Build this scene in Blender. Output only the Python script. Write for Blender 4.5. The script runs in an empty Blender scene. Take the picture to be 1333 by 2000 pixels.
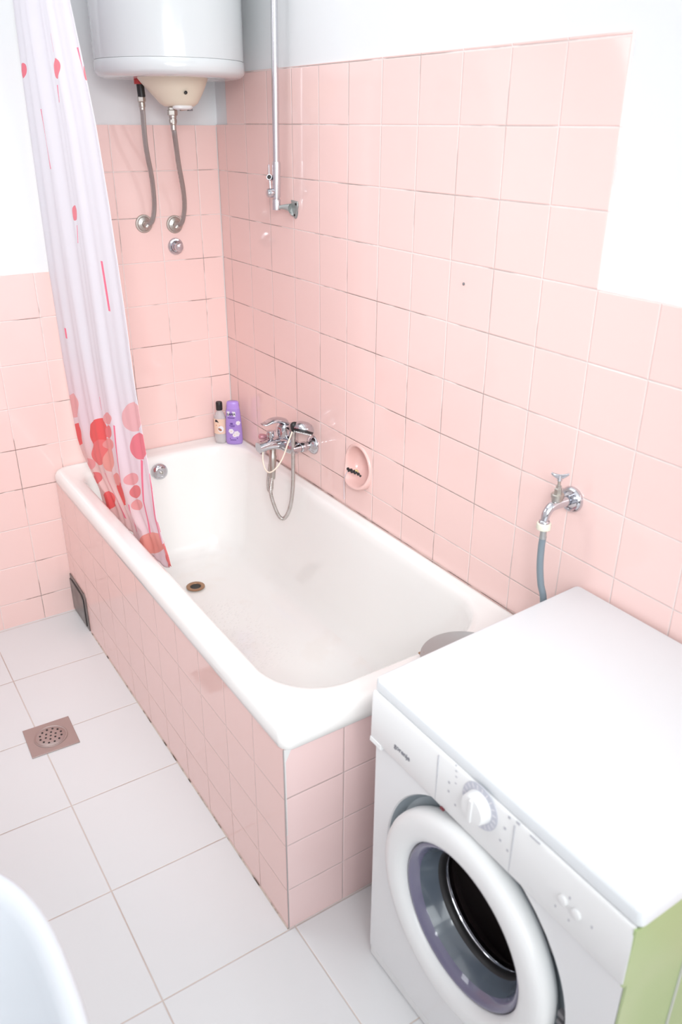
import bpy, bmesh, math, random
from mathutils import Vector, Matrix
random.seed(7)
PI = math.pi
S = bpy.context.scene
C = S.collection

# ------------------------------------------------------------------ camera
CAM = Vector((-1.3314, -2.8178, 1.711)); FPX = 1588.4
RT = Vector((0.83688476, -0.54734872, 0.00576938))
UP = Vector((0.23139172, 0.36330577, 0.90247814))
FW = Vector((0.4960663, 0.75393521, -0.43069702))
cd = bpy.data.cameras.new('camera'); co = bpy.data.objects.new('camera', cd); C.objects.link(co)
m = Matrix.Identity(4)
for i in range(3):
    m[i][0] = RT[i]; m[i][1] = UP[i]; m[i][2] = -FW[i]; m[i][3] = CAM[i]
co.matrix_world = m
cd.sensor_fit = 'VERTICAL'; cd.sensor_height = 36; cd.sensor_width = 24
cd.lens = FPX / 2000 * 36
cd.clip_start = 0.02
cd.dof.use_dof = True; cd.dof.focus_distance = 2.45; cd.dof.aperture_fstop = 4.0
S.camera = co

# ------------------------------------------------------------------ light
S.view_settings.view_transform = 'Standard'; S.view_settings.look = 'None'
S.view_settings.gamma = 1; S.view_settings.use_curve_mapping = False
S.view_settings.exposure = -0.10
W = bpy.data.worlds.new('world'); S.world = W; W.use_nodes = True
W.node_tree.nodes['Background'].inputs[0].default_value = (1, 1, 1, 1)
W.node_tree.nodes['Background'].inputs[1].default_value = 0.6
def area(name, loc, target, sx, sy, power, color=(1, 1, 1), spread=180):
    l = bpy.data.lights.new(name, 'AREA'); l.shape = 'RECTANGLE'; l.size = sx; l.size_y = sy
    l.energy = power; l.color = color; l.spread = math.radians(spread)
    o = bpy.data.objects.new(name, l); C.objects.link(o); o.location = loc
    o.rotation_euler = (Vector(target) - Vector(loc)).to_track_quat('-Z', 'Y').to_euler()
    return o
COOL = (.935, .985, 1.0)
area('ceiling_bounce', (-.72, -.95, 2.57), (-.72, -.95, 0), 1.2, 1.7, 8.8, COOL)  # added area light for flash bounced off the ceiling, no lamp there
area('entry_fill', (-1.0, -2.6, 2.57), (-1.0, -2.6, 0), 1.2, 1.4, 3.2, COOL)  # unseen fill under the near ceiling, added to even out the light
area('flash_light', (-1.45, -3.25, 2.15), (-0.25, -0.55, 0.80), 0.6, 0.6, 6.3, COOL, 57)
area('room_fill', (-1.0, -4.50, 1.75), (-.45, 0, .9), 1.5, 1.5, 35, COOL)  # added frontal fill behind the camera, not a lamp of the room
area('side_fill', (-1.70, -.6, 2.0), (-.1, -.9, .4), .6, .9, 7.6, COOL)  # added fill from the left for the apron, washer front and tub

# ------------------------------------------------------------------ helpers
def at(u, v, ax, val):
    """the point of the plane ax=val seen at pixel (u, v)"""
    d = RT * (u - 666.5) / FPX - UP * (v - 1000) / FPX + FW
    k = 'xyz'.index(ax); t = (val - CAM[k]) / d[k]
    return CAM + d * t
def wloc(o):
    p = Vector((0, 0, 0))
    while o: p += o.location; o = o.parent
    return p
def obj(name, bm, mat, parent=None, smooth=True, sub=0, bev=0, auto=None):
    me = bpy.data.meshes.new(name)
    bmesh.ops.recalc_face_normals(bm, faces=bm.faces)
    if parent is not None:
        bmesh.ops.translate(bm, verts=bm.verts, vec=-wloc(parent))
    bm.to_mesh(me); bm.free()
    o = bpy.data.objects.new(name, me); C.objects.link(o)
    if parent is not None: o.parent = parent
    for mm in (mat if isinstance(mat, (list, tuple)) else [mat]): me.materials.append(mm)
    if smooth:
        for p in me.polygons: p.use_smooth = True
        me.set_sharp_from_angle(angle=math.radians(38 if auto is None else auto))
    if bev:
        b = o.modifiers.new('bevel', 'BEVEL'); b.width = bev; b.segments = 3; b.limit_method = 'ANGLE'
        b.angle_limit = math.radians(35)
    if sub:
        s = o.modifiers.new('sub', 'SUBSURF'); s.levels = sub; s.render_levels = sub
    return o
def thing(name, label, cat, loc=(0, 0, 0), group=None):
    o = bpy.data.objects.new(name, None); C.objects.link(o); o.location = loc; o.empty_display_size = .05
    o['label'] = label; o['category'] = cat
    if group: o['group'] = group
    return o
def tag(o, label, cat, group=None):
    o['label'] = label; o['category'] = cat
    if group: o['group'] = group
    return o
def rebase(o, loc):
    """put a single-mesh thing's origin at its base"""
    v = Vector(loc); o.data.transform(Matrix.Translation(-v)); o.location = v; return o
def BM(): return bmesh.new()
def box(bm, x0, x1, y0, y1, z0, z1, mi=0):
    v = [bm.verts.new((x, y, z)) for x in (x0, x1) for y in (y0, y1) for z in (z0, z1)]
    for f in ((0, 1, 3, 2), (4, 6, 7, 5), (0, 4, 5, 1), (2, 3, 7, 6), (0, 2, 6, 4), (1, 5, 7, 3)):
        fc = bm.faces.new([v[i] for i in f]); fc.material_index = mi
    return bm
def prism(bm, pts, d):
    """pts: planar loop, d: extrusion vector"""
    d = Vector(d); a = [bm.verts.new(p) for p in pts]; b = [bm.verts.new(Vector(p) + d) for p in pts]
    n = len(a); bm.faces.new(a); bm.faces.new(b[::-1])
    for i in range(n): bm.faces.new((a[i], b[i], b[(i + 1) % n], a[(i + 1) % n]))
    return bm
def loft(bm, rings, cap0=True, cap1=True, closed=True):
    R = [[bm.verts.new(p) for p in r] for r in rings]; n = len(R[0])
    for a, b in zip(R, R[1:]):
        for i in range(n if closed else n - 1):
            bm.faces.new((a[i], a[(i + 1) % n], b[(i + 1) % n], b[i]))
    if cap0: bm.faces.new(R[0][::-1])
    if cap1: bm.faces.new(R[-1])
    return bm
def frame(ax):
    a = Vector(ax).normalized(); t = Vector((0, 0, 1)) if abs(a.z) < .9 else Vector((1, 0, 0))
    u = t.cross(a).normalized(); return a, u, a.cross(u)
def lathe(bm, prof, org, ax=(0, 0, 1), n=40, cap0=True, cap1=True, sq=(1, 1)):
    """prof: (radius, height along axis)"""
    a, u, v = frame(ax); org = Vector(org)
    return loft(bm, [[org + a * h + (u * math.cos(2 * PI * i / n) * sq[0] + v * math.sin(2 * PI * i / n) * sq[1]) * max(r, 1e-4)
                      for i in range(n)] for r, h in prof], cap0, cap1)
def smooth_path(pts, k=8):
    P = [Vector(p) for p in pts]; P = [P[0] * 2 - P[1]] + P + [P[-1] * 2 - P[-2]]; out = []
    for i in range(1, len(P) - 2):
        for j in range(k):
            t = j / k; a, b, c, d = P[i - 1:i + 3]
            out.append(.5 * ((2 * b) + (c - a) * t + (2 * a - 5 * b + 4 * c - d) * t * t + (3 * b - a - 3 * c + d) * t ** 3))
    out.append(P[-2]); return out
def tube(bm, pts, r, n=14, rib=0, pitch=.005, caps=True, sq=1):
    """sweep; r is a radius or a function of t in 0..1; rib modulates the radius along the way"""
    P = [Vector(p) for p in pts]
    if rib:
        L = sum((b - a).length for a, b in zip(P, P[1:])); N = int(L / pitch * 4); Q = []; acc = 0; i = 0; seg = (P[1] - P[0]).length
        for k in range(N + 1):
            s = L * k / N
            while i < len(P) - 2 and s > acc + seg: acc += seg; i += 1; seg = (P[i + 1] - P[i]).length
            Q.append(P[i].lerp(P[i + 1], min(1, (s - acc) / seg if seg else 0)))
        P = Q
    rings = []; t0 = (P[1] - P[0]).normalized(); _, u, v = frame(t0); N = len(P)
    for i, p in enumerate(P):
        t = (P[min(i + 1, N - 1)] - P[max(i - 1, 0)]).normalized()
        q = t0.rotation_difference(t); u = q @ u; u = (u - t * u.dot(t)).normalized(); v = t.cross(u); t0 = t
        rr = r(i / (N - 1)) if callable(r) else r
        if rib: rr *= 1 + rib * (1 if i % 4 in (1, 2) else -1)
        rings.append([p + (u * math.cos(2 * PI * k / n) + v * math.sin(2 * PI * k / n) * sq) * rr for k in range(n)])
    return loft(bm, rings, caps, caps)
def ball(bm, c, r, n=16):
    return lathe(bm, [(r * math.sin(PI * i / n), -r * math.cos(PI * i / n)) for i in range(1, n)], c, n=2 * n)

# ------------------------------------------------------------------ materials
class X:
    """little wrapper to write shader maths as expressions"""
    nt = None
    def __init__(s, v): s.v = v
    def _m(s, op, *o):
        n = X.nt.nodes.new('ShaderNodeMath'); n.operation = op
        for i, a in enumerate((s,) + o):
            a = a.v if isinstance(a, X) else a
            if isinstance(a, (int, float)): n.inputs[i].default_value = a
            else: X.nt.links.new(a, n.inputs[i])
        return X(n.outputs[0])
    def __add__(s, o): return s._m('ADD', o)
    def __sub__(s, o): return s._m('SUBTRACT', o)
    def __mul__(s, o): return s._m('MULTIPLY', o)
    def __truediv__(s, o): return s._m('DIVIDE', o)
    def __lt__(s, o): return s._m('LESS_THAN', o)
    def __gt__(s, o): return s._m('GREATER_THAN', o)
    def abs(s): return s._m('ABSOLUTE')
    def fract(s): return s._m('FRACT')
    def floor(s): return s._m('FLOOR')
    def mx(s, o): return s._m('MAXIMUM', o)
    def mn(s, o): return s._m('MINIMUM', o)
    def sst(s, a, b):
        n = X.nt.nodes.new('ShaderNodeMapRange'); n.interpolation_type = 'SMOOTHSTEP'
        X.nt.links.new(s.v, n.inputs[0]); n.inputs[1].default_value = a; n.inputs[2].default_value = b
        return X(n.outputs[0])
def mixc(f, a, b):
    n = X.nt.nodes.new('ShaderNodeMix'); n.data_type = 'RGBA'
    for sk, val in ((n.inputs[0], f), (n.inputs[6], a), (n.inputs[7], b)):
        if isinstance(val, X): val = val.v
        if isinstance(val, (int, float)): sk.default_value = val
        elif isinstance(val, tuple): sk.default_value = (*val, 1)
        else: X.nt.links.new(val, sk)
    return n.outputs[2]
def noise(scale, detail=2, vec=None):
    n = X.nt.nodes.new('ShaderNodeTexNoise'); n.inputs['Scale'].default_value = scale; n.inputs['Detail'].default_value = detail
    if vec is not None: X.nt.links.new(vec, n.inputs['Vector'])
    return X(n.outputs[0])
def pos():
    g = X.nt.nodes.new('ShaderNodeNewGeometry'); s = X.nt.nodes.new('ShaderNodeSeparateXYZ')
    X.nt.links.new(g.outputs['Position'], s.inputs[0])
    return g.outputs['Position'], X(s.outputs[0]), X(s.outputs[1]), X(s.outputs[2])
def bump(h, dist=.001, st=1.0):
    n = X.nt.nodes.new('ShaderNodeBump'); n.inputs['Distance'].default_value = dist; n.inputs['Strength'].default_value = st
    X.nt.links.new(h.v, n.inputs['Height'])
    X.nt.links.new(n.outputs[0], X.nt.nodes['Principled BSDF'].inputs['Normal'])
def srgb(r, g, b):
    f = lambda c: (c / 255) / 12.92 if c <= 10 else ((c / 255 + .055) / 1.055) ** 2.4
    return (f(r), f(g), f(b))
def mat(name, col, rough=.4, metal=0, coat=0, **k):
    mt = bpy.data.materials.new(name); mt.use_nodes = True; X.nt = mt.node_tree
    b = X.nt.nodes['Principled BSDF']
    b.inputs['Base Color'].default_value = (*col, 1); b.inputs['Roughness'].default_value = rough
    b.inputs['Metallic'].default_value = metal; b.inputs['Coat Weight'].default_value = coat
    for kk, vv in k.items(): b.inputs[kk.replace('_', ' ')].default_value = vv
    return mt
def setcol(c): X.nt.links.new(c.v if isinstance(c, X) else c, X.nt.nodes['Principled BSDF'].inputs['Base Color'])
def setrough(r): X.nt.links.new(r.v, X.nt.nodes['Principled BSDF'].inputs['Roughness'])
PINK = (.945, .675, .635)
def tile_mat(name, a1, o1, p1, a2, o2, p2, base=PINK, grout=(.90, .79, .765), dark=(.20, .12, .10), w=.0010,
             rough=.07, dirt=(.44, .54), vdirt=(.50, .60), tilt=.0012, var=.05, soft=.0035, grime=0):
    """glazed tiles: lines at a1 = o1 + k*p1 and a2 = o2 + k*p2 in metres; a1 the across axis, a2 the other"""
    mt = mat(name, base, rough); P, x, y, z = pos(); A = dict(x=x, y=y, z=z)
    u = (A[a1] - o1) / p1; v = (A[a2] - o2) / p2
    wob = (noise(3.1, 1, P) - .5) * .006
    du = ((u + .5).fract() - .5).abs() * p1; dv = ((v + .5).fract() - .5).abs() * p2
    wob2 = (noise(60, 2, P) - .5) * .0007
    gu = (du + wob2) < w; gv = (dv + wob2) < w
    nd = noise(4.5, 4, P)
    cmb = X.nt.nodes.new('ShaderNodeCombineXYZ'); X.nt.links.new(u.floor().v, cmb.inputs[0]); X.nt.links.new(v.floor().v, cmb.inputs[1])
    wn = X.nt.nodes.new('ShaderNodeTexWhiteNoise'); X.nt.links.new(cmb.outputs[0], wn.inputs['Vector'])
    rnd = X(wn.outputs['Value'])
    tone = mixc(rnd * var * 4, base, tuple(c * (1 - var * 1.2) for c in base))
    tone = mixc((noise(2.2, 3, P)).sst(.35, .75) * .25, tone, tuple(min(1, c * 1.03) for c in base))
    mould = y.sst(-2.0, -1.0) * .8 + .2; lowz = z.sst(1.8, .8) * .4 + .6
    dk_h = nd.sst(*dirt) * mould * lowz; dk_v = nd.sst(*vdirt) * mould * lowz * .8
    gcol = mixc((gv * dk_h).mx(gu * dk_v), grout, dark)
    setcol(mixc(gu.mx(gv), tone, gcol))
    setrough((gu.mx(gv)) * .5 + rough)
    # cushion edges, a slight tilt of each tile, glaze ripples
    edge = du.mn(dv).sst(0, soft)
    tl = ((u.fract() - .5) * (rnd - .5) + (v.fract() - .5) * ((rnd * 7.3).fract() - .5)) * (tilt / .0015)
    bump(edge * .9 + tl + noise(14, 2, P) * .12, .0015, .8)
    return mt

WHITE = (.83, .835, .845)
M = {}
def plaster(name):
    mt = mat(name, WHITE, .75); P, x, y, z = pos()
    setcol(mixc(noise(1.3, 4, P).sst(.3, .75), (.83, .84, .85), (.86, .87, .885)))
    bump(noise(18, 5, P) * .6 + noise(2.5, 3, P) * 1.4, .003, .5); return mt
M['plaster'] = plaster('white plaster')
Y0, Z1, PZ = -1.7178, 1.709, .1466
M['tile_right'] = tile_mat('pink wall tiles', 'y', Y0, .15, 'z', Z1, PZ)
M['tile_back'] = tile_mat('pink wall tiles back', 'x', -.0787, .15, 'z', Z1 + .002, PZ, dirt=(.5, .57), vdirt=(.53, .6))
M['tile_front'] = tile_mat('pink apron tiles', 'y', -1.523, .1455, 'z', .123, .139, base=(.93, .63, .585), grout=(.79, .60, .57), dark=(.5, .38, .35), dirt=(.6, .7), vdirt=(.6, .7), w=.0008)
M['tile_end'] = tile_mat('pink apron end tiles', 'x', -.56, .15, 'z', .127, .1385, base=(.89, .66, .645), grout=(.77, .62, .61), dirt=(.55, .65), vdirt=(.45, .55))
M['tile_floor'] = tile_mat('white floor tiles', 'x', -1.0267, .3312, 'y', -.3412, .3312, base=(.80, .80, .81), grout=(.70, .61, .56), dark=(.56, .45, .40),
                           w=.0014, rough=.22, dirt=(.45, .6), vdirt=(.45, .6), tilt=.0004, var=.015)
M['enamel'] = mat('bathtub enamel', (.86, .845, .80), .12, coat=.3)
P, x, y, z = pos()
warm = noise(1.6, 3, P).sst(.42, .75)
floorm = (z < .19) * (noise(9, 4, P).sst(.55, .7))
setcol(mixc(floorm * .15, mixc(warm * .5, (.945, .935, .915), (.945, .91, .875)), (.88, .80, .72)))
vor = X.nt.nodes.new('ShaderNodeTexVoronoi'); vor.inputs['Scale'].default_value = 75; X.nt.links.new(P, vor.inputs['Vector'])
treads = (z < .18) * (y.sst(-.98, -.9) - y.sst(-.52, -.46)) * (x.sst(-.56, -.5) - x.sst(-.3, -.2))
bump(X(vor.outputs[0]).sst(.25, .4) * treads, .0012, .5)
def chrome(name, col=(.60, .605, .64), rough=.07, aged=0):
    mt = mat(name, col, rough, 1)
    if aged:
        P, x, y, z = pos(); setcol(mixc(noise(60, 4, P).sst(.45, .7) * aged, col, (.45, .40, .33))); setrough(noise(90, 3, P) * .3 + rough)
    return mt
M['chrome'] = chrome('chrome')
M['old_chrome'] = chrome('aged chrome', (.52, .50, .47), .26, .5)
M['steel'] = chrome('brushed steel', (.62, .60, .58), .3, .3)
M['pipe'] = chrome('pale metal pipe', (.70, .70, .73), .25)
M['cast'] = mat('grey painted cast metal', (.42, .44, .43), .4, .5)
def braid():
    mt = mat('braided steel hose', (.62, .6, .58), .3, .9); P, x, y, z = pos()
    a = ((x * 3 + z) * 210).fract().sst(.2, .8); b = ((x * 3 - z) * 210).fract().sst(.2, .8)
    setcol(mixc(a * b, (.34, .33, .32), (.80, .78, .75))); bump(a * b, .001, .6); return mt
M['braid'] = braid()
M['white_enamel'] = mat('white lacquered steel', (.70, .72, .73), .16, coat=.3)
M['washer'] = mat('white washing machine lacquer', (.83, .83, .84), .22, coat=.25)
M['washer_top'] = mat('white laminate lid', (.82, .85, .875), .35)
M['plastic'] = mat('white plastic', (.86, .86, .86), .3)
M['cream'] = mat('cream plastic', (.82, .74, .60), .35)
M['cream_nut'] = mat('cream hose nut', (.87, .84, .70), .4)
M['black'] = mat('black rubber', (.018, .017, .018), .45)
M['dark'] = mat('dark opening', (.03, .028, .026), .6)
M['red'] = mat('red plastic', (.62, .06, .06), .4)
M['dark_red'] = mat('dark red mark', (.16, .02, .03), .4)
M['grey_rubber'] = mat('blue grey hose', (.22, .27, .31), .42)
M['porcelain'] = mat('washbasin porcelain', (.78, .815, .86), .12, coat=.2)
M['dish'] = mat('pink glazed ceramic', (.84, .55, .51), .12)
M['ivory_cord'] = mat('ivory rubber cord', (.86, .74, .62), .5)
M['lilac_cord'] = mat('pale lilac cord', (.70, .62, .66), .5)
M['green'] = mat('side panel with painted green reflection', (.46, .56, .26), .28); P, x, y, z = pos()  # green reflection on the white lacquer, painted into the panel colour
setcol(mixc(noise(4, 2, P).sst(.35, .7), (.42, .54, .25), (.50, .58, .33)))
M['green_bead'] = mat('pale grey strip', (.56, .58, .52), .4)
M['grey_print'] = mat('grey print', (.22, .22, .25), .5)
M['light_print'] = mat('faint grey print', (.50, .50, .54), .5)
M['glass_violet'] = mat('violet tinted door glass', (.16, .15, .24), .08, coat=.6)
M['glass_grey'] = mat('smoky grey door bowl', (.115, .14, .175), .16, coat=.4)
M['drum_dark'] = mat('dark steel drum', (.17, .13, .13), .35, .3)
M['recess'] = mat('grey painted-shade recess', (.40, .46, .50), .35)  # shade in the sunken ring is put into this grey
M['vent'] = mat('grey metal access panel', (.17, .155, .15), .35, .5); P, x, y, z = pos()
setcol(mixc(noise(14, 3, P).sst(.35, .7), (.15, .13, .125), (.24, .22, .21)))
M['drain_plate'] = mat('pinkish steel drain plate', (.44, .35, .33), .35, .55)
M['brass'] = mat('brown stained brass', (.38, .22, .13), .4, .6)
M['grout_white'] = mat('white caulk', (.80, .79, .78), .6)
M['seam'] = mat('dark seam', (.20, .19, .2), .6)
M['seam_soft'] = mat('grey seam', (.42, .38, .38), .6)
M['purple'] = mat('purple plastic bottle', (.40, .26, .66), .35)
M['purple_cap'] = mat('lilac cap', (.47, .30, .78), .3)
M['clear'] = mat('clear plastic', (.97, .965, .97), .12, Transmission_Weight=.6, IOR=1.2)
M['peach_label'] = mat('peach label', (.86, .62, .48), .5)
M['white_label'] = mat('white label', (.85, .83, .87), .5)
M['print_purple'] = mat('dark purple print', (.13, .06, .30), .5)
M['print_black'] = mat('black print', (.02, .02, .03), .5)
M['orange_print'] = mat('orange print', (.70, .25, .12), .5)
M['brown_print'] = mat('brown almond print', (.40, .18, .10), .5)
M['yellow'] = mat('yellow soap', (.78, .62, .30), .5)
M['petal'] = mat('petal print', (.84, .78, .86), .5)
M['tin'] = mat('grey sheet metal', (.43, .44, .44), .38, .6)
M['door_paint'] = mat('grey door paint', (.22, .21, .2), .5)
M['rod'] = mat('white rod', (.8, .8, .8), .3)
M['ceil'] = mat('white ceiling', (.90, .905, .91), .8)

# ------------------------------------------------------------------ the room
LX, FY, CZ = -1.80, -4.60, 2.60          # left wall, front wall, ceiling
DY, DZ, RA, RB = -.892, .752, .0625, .0635  # soap dish niche
def struct(name, bm, mt, **k):
    o = obj(name, bm, mt, smooth=False, **k); o['kind'] = 'structure'; return o
struct('floor', box(BM(), LX - .1, .106, FY - .1, .106, -.08, 0), M['tile_floor'])
struct('ceiling', box(BM(), LX - .1, .106, FY - .1, .106, CZ, CZ + .08), M['ceil'])
def panel_with_hole(x0, x1, outline, hole):
    """slab between x0 and x1, outline in (y, z), with one hole (a list of (y, z))"""
    bm = BM(); oc = Vector((sum(p[0] for p in hole) / len(hole), sum(p[1] for p in hole) / len(hole)))
    for X_ in (x0, x1):
        ov = [bm.verts.new((X_, *p)) for p in outline]; hv = [bm.verts.new((X_, *p)) for p in hole]
        es = [bm.edges.new((a, b)) for L in (ov, hv) for a, b in zip(L, L[1:] + L[:1])]
        bmesh.ops.triangle_fill(bm, edges=es, use_beauty=True)
    n, h = len(outline), len(hole); bm.verts.ensure_lookup_table(); V = list(bm.verts); k = n + h
    for i in range(n): bm.faces.new((V[i], V[(i + 1) % n], V[k + (i + 1) % n], V[k + i]))
    for i in range(h): bm.faces.new((V[n + i], V[n + (i + 1) % h], V[k + n + (i + 1) % h], V[k + n + i]))
    return bm
hole = [(DY + RA * math.cos(2 * PI * i / 40), DZ + RB * math.sin(2 * PI * i / 40)) for i in range(40)]
wr = struct('wall_right', panel_with_hole(.006, .106, [(.006, 0), (.006, CZ), (FY, CZ), (FY, 0)], hole), M['plaster'])
tr = obj('tile_cladding', panel_with_hole(0, .006, [(0, 0), (0, 1.706), (-.085, 1.706), (-.085, 1.857), (Y0, 1.862), (Y0, 1.4158), (FY, 1.4158), (FY, 0)], hole), M['tile_right'], wr, smooth=False)
wb = struct('wall_back', box(BM(), LX, .006, .006, .106, 0, CZ), M['plaster'])
tb = obj('tile_cladding', prism(BM(), [(LX, 0, 0), (0, 0, 0), (0, 0, 1.704), (-.529, 0, 1.704), (-.529, 0, 1.268), (LX, 0, 1.268)], (0, .006, 0)), M['tile_back'], wb, smooth=False)
struct('wall_left', box(BM(), LX - .1, LX, FY, .106, 0, CZ), M['plaster'])
wf = BM(); box(wf, LX - .1, -1.45, FY - .1, FY, 0, CZ); box(wf, -.65, .106, FY - .1, FY, 0, CZ); box(wf, -1.45, -.65, FY - .1, FY, 2.02, CZ)
struct('wall_front', wf, M['plaster'])
d = struct('unseen_door_1', box(BM(), -1.44, -.66, FY - .07, FY - .03, .005, 2.01), M['door_paint'])  # unseen dark door, added so the chrome has something dark to reflect
obj('door_handle', tube(BM(), smooth_path([(-.74, FY - .03, 1.02), (-.74, FY + .02, 1.02), (-.76, FY + .028, 1.02), (-.86, FY + .028, 1.02)]), .009), M['chrome'], d)
for nm, (a, b, t) in (('trim_1', ((.004, 0, .0003), None, 0)),):
    bm = BM(); tube(bm, [(-.002, -.002, .58), (-.002, -.002, 1.70)], .0014, 6)
    struct(nm, bm, M['grout_white'])
# a dark screw hole mark in the wall
s = BM(); lathe(s, [(.0015, 0), (.0034, .0), (.0034, .003), (.001, .005)], (0.001, -1.321, 1.369), (-1, 0, 0), 12)
tag(rebase(obj('wall_screw', s, M['seam']), (0, -1.321, 1.369)), 'tiny dark screw in a pink tile, alone in the middle of the right wall', 'screw')

# ------------------------------------------------------------------ bathtub
TX0, TX1, TY0, TY1 = -.7175, -.0015, -1.676, -.0015
def rr(x0, x1, y0, y1, r, z, n=14):
    """rounded rectangle ring; r = radii (x1y1, x0y1, x0y0, x1y0)"""
    if not isinstance(r, tuple): r = (r,) * 4
    out = []
    for (cx, cy, a0), q in zip(((x1, y1, 0), (x0, y1, 90), (x0, y0, 180), (x1, y0, 270)), r):
        sx = 1 if cx == x1 else -1; sy = 1 if cy == y1 else -1
        for i in range(n):
            a = math.radians(a0 + 90 * i / (n - 1))
            out.append((cx - sx * q + q * math.cos(a), cy - sy * q + q * math.sin(a), z))
        # two extra points along the next side keep the loft even
    return out
tub = thing('bathtub', 'cream white built-in bathtub along the right wall, set in pink tiled sides', 'bathtub', (-.36, -.84, 0))
O = (TX0, TX1, TY0, TY1)
def ins(a, b, c, d): return (O[0] + a, O[1] - b, O[2] + c, O[3] - d)   # left right near far
RI = [  # inset left, right, near, far, radii, z
    (.010, .004, .010, .004, .022, .535), (.001, .001, .001, .001, .026, .545), (0, 0, 0, 0, .028, .562), (.002, 0, .002, 0, .030, .578),
    (.009, .002, .009, .002, .034, .589), (.019, .006, .019, .006, .036, .5935), (.030, .012, .030, .012, .04, .592),
    (.042, .024, .055, .04, (.10, .07, .11, .11), .589), (.058, .032, .075, .066, (.14, .10, .15, .15), .588),
    (.065, .037, .084, .075, (.14, .10, .16, .16), .584), (.070, .042, .091, .081, (.14, .10, .16, .16), .574),
    (.073, .045, .097, .085, (.14, .10, .16, .16), .555), (.078, .05, .115, .09, (.14, .10, .16, .16), .50),
    (.086, .058, .15, .098, (.14, .10, .16, .16), .42), (.096, .068, .20, .106, (.13, .10, .16, .16), .33),
    (.108, .08, .26, .116, (.13, .10, .15, .15), .25), (.125, .098, .31, .13, (.12, .10, .14, .14), .197),
    (.155, .13, .37, .155, (.10, .09, .13, .13), .168), (.20, .175, .44, .2, (.08, .07, .10, .10), .158), (.30, .275, .62, .36, (.04, .04, .05, .05), .156)]
bm = BM(); loft(bm, [rr(*ins(*r[:4]), r[4], r[5]) for r in RI], False, True)
obj('basin', bm, M['enamel'], tub, auto=80)
DX, DYY, DRZ = -.352, -.352, .160
dr = obj('drain', lathe(BM(), [(.030, 0), (.034, .001), (.034, .003), (.030, .0045), (.021, .0035), (.019, .001), (.019, -.0005)], (DX, DYY, DRZ), n=36, cap1=False), M['brass'], tub); dr['label'] = 'rust-brown drain ring'
obj('drain_opening', lathe(BM(), [(.019, 0), (.019, .0018)], (DX, DYY, DRZ), n=30), M['dark'], dr)
ov = at(312, 921, 'y', -.096)
o = obj('overflow_cover', lathe(BM(), [(.031, -.004), (.031, .003), (.029, .008), (.023, .013), (.012, .015), (.006, .0145)], ov, (0, -1, .06), 36), M['chrome'], tub); o['label'] = 'round chrome overflow cover'
obj('screw', lathe(BM(), [(.006, .0), (.006, .0035), (.003, .005)], ov + Vector((.002, -.0145, 0)), (0, -1, .06), 20), M['old_chrome'], o)

bm = BM(); jp = [Vector((-.0022, -.004 - 1.66 * i / 120, .5945)) for i in range(121)]
tube(bm, jp, lambda t_: .0007 + .0009 * max(0, math.sin(t_ * 47) * math.sin(t_ * 13 + 1)), 6)
M['mould'] = mat('mouldy joint', (.3, .25, .22), .8); P, x, y, z = pos(); setcol(mixc(noise(14, 4, P).sst(.42, .6), (.62, .50, .46), (.09, .065, .06)))
o = obj('wall_joint', bm, M['mould'], tub); o['label'] = 'dark stained joint along the wall'
# tiled sides of the tub
ap = thing('tub_apron', 'pink tiled masonry apron that encloses the white bathtub, floor to rim', 'tub apron', (-.7, -.84, 0))
bm = BM(); box(bm, -.712, -.690, -1.6605, -.0015, .001, .541)
obj('front_panel', bm, M['tile_front'], ap, smooth=False)
bm = BM(); box(bm, -.7115, -.001, -1.664, -1.6605, .001, .541)
obj('end_panel', bm, M['tile_end'], ap, smooth=False)
bm = BM(); box(bm, -.7122, -.7105, -1.6646, -1.6628, .001, .541)
o = obj('corner_trim', bm, M['seam_soft'], ap); o['label'] = 'grey vertical corner seam'
bm = BM(); prism(bm, [(-.7105, -1.6660, .541), (-.692, -1.6660, .541), (-.7075, -1.6660, .508), (-.7078, -1.6660, .30), (-.7092, -1.6660, .30)], (0, .0025, 0))
obj('caulk', bm, M['grout_white'], ap, smooth=False)
# dirty joint along the floor
bm = BM(); pts = []
for i in range(60):
    yy = -1.664 + 1.47 * i / 59; h = .0022 + .0025 * max(0, math.sin(i * 1.7) * math.sin(i * .43)); pts.append((yy, h))
for (a, ha), (b, hb) in zip(pts, pts[1:]): prism(bm, [(-.7150, a, .0002), (-.7150, b, .0002), (-.712, b, hb), (-.712, a, ha)], (.0005, 0, 0))
M['dirty'] = mat('dirty joint', (.42, .33, .27), .8); P, x, y, z = pos(); setcol(mixc(noise(25, 4, P).sst(.5, .65), (.62, .52, .46), (.13, .10, .08)))
obj('floor_joint', bm, M['dirty'], ap, smooth=False)
# grey access panel at the far low end
bm = BM(); prism(bm, [(-.712, -.004, .002), (-.712, -.186, .002), (-.712, -.186, .140), (-.712, -.170, .156), (-.712, -.004, .162)], (-.004, 0, 0))
v = obj('access_panel', bm, M['vent'], ap, bev=.001); v['label'] = 'dark grey metal access panel'
bm = BM(); prism(bm, [(-.716, -.004, .012), (-.716, -.160, .012), (-.716, -.158, .122), (-.716, -.135, .136), (-.716, -.004, .142)], (-.003, 0, 0))
obj('access_door', bm, M['vent'], v, bev=.001)
bm = BM(); tube(bm, smooth_path([(-.7165, -.163, .012), (-.7165, -.1625, .07), (-.7165, -.161, .122), (-.7165, -.136, .139), (-.7165, -.03, .146)]), .0022, 6)
obj('door_gap', bm, M['black'], v)

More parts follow.
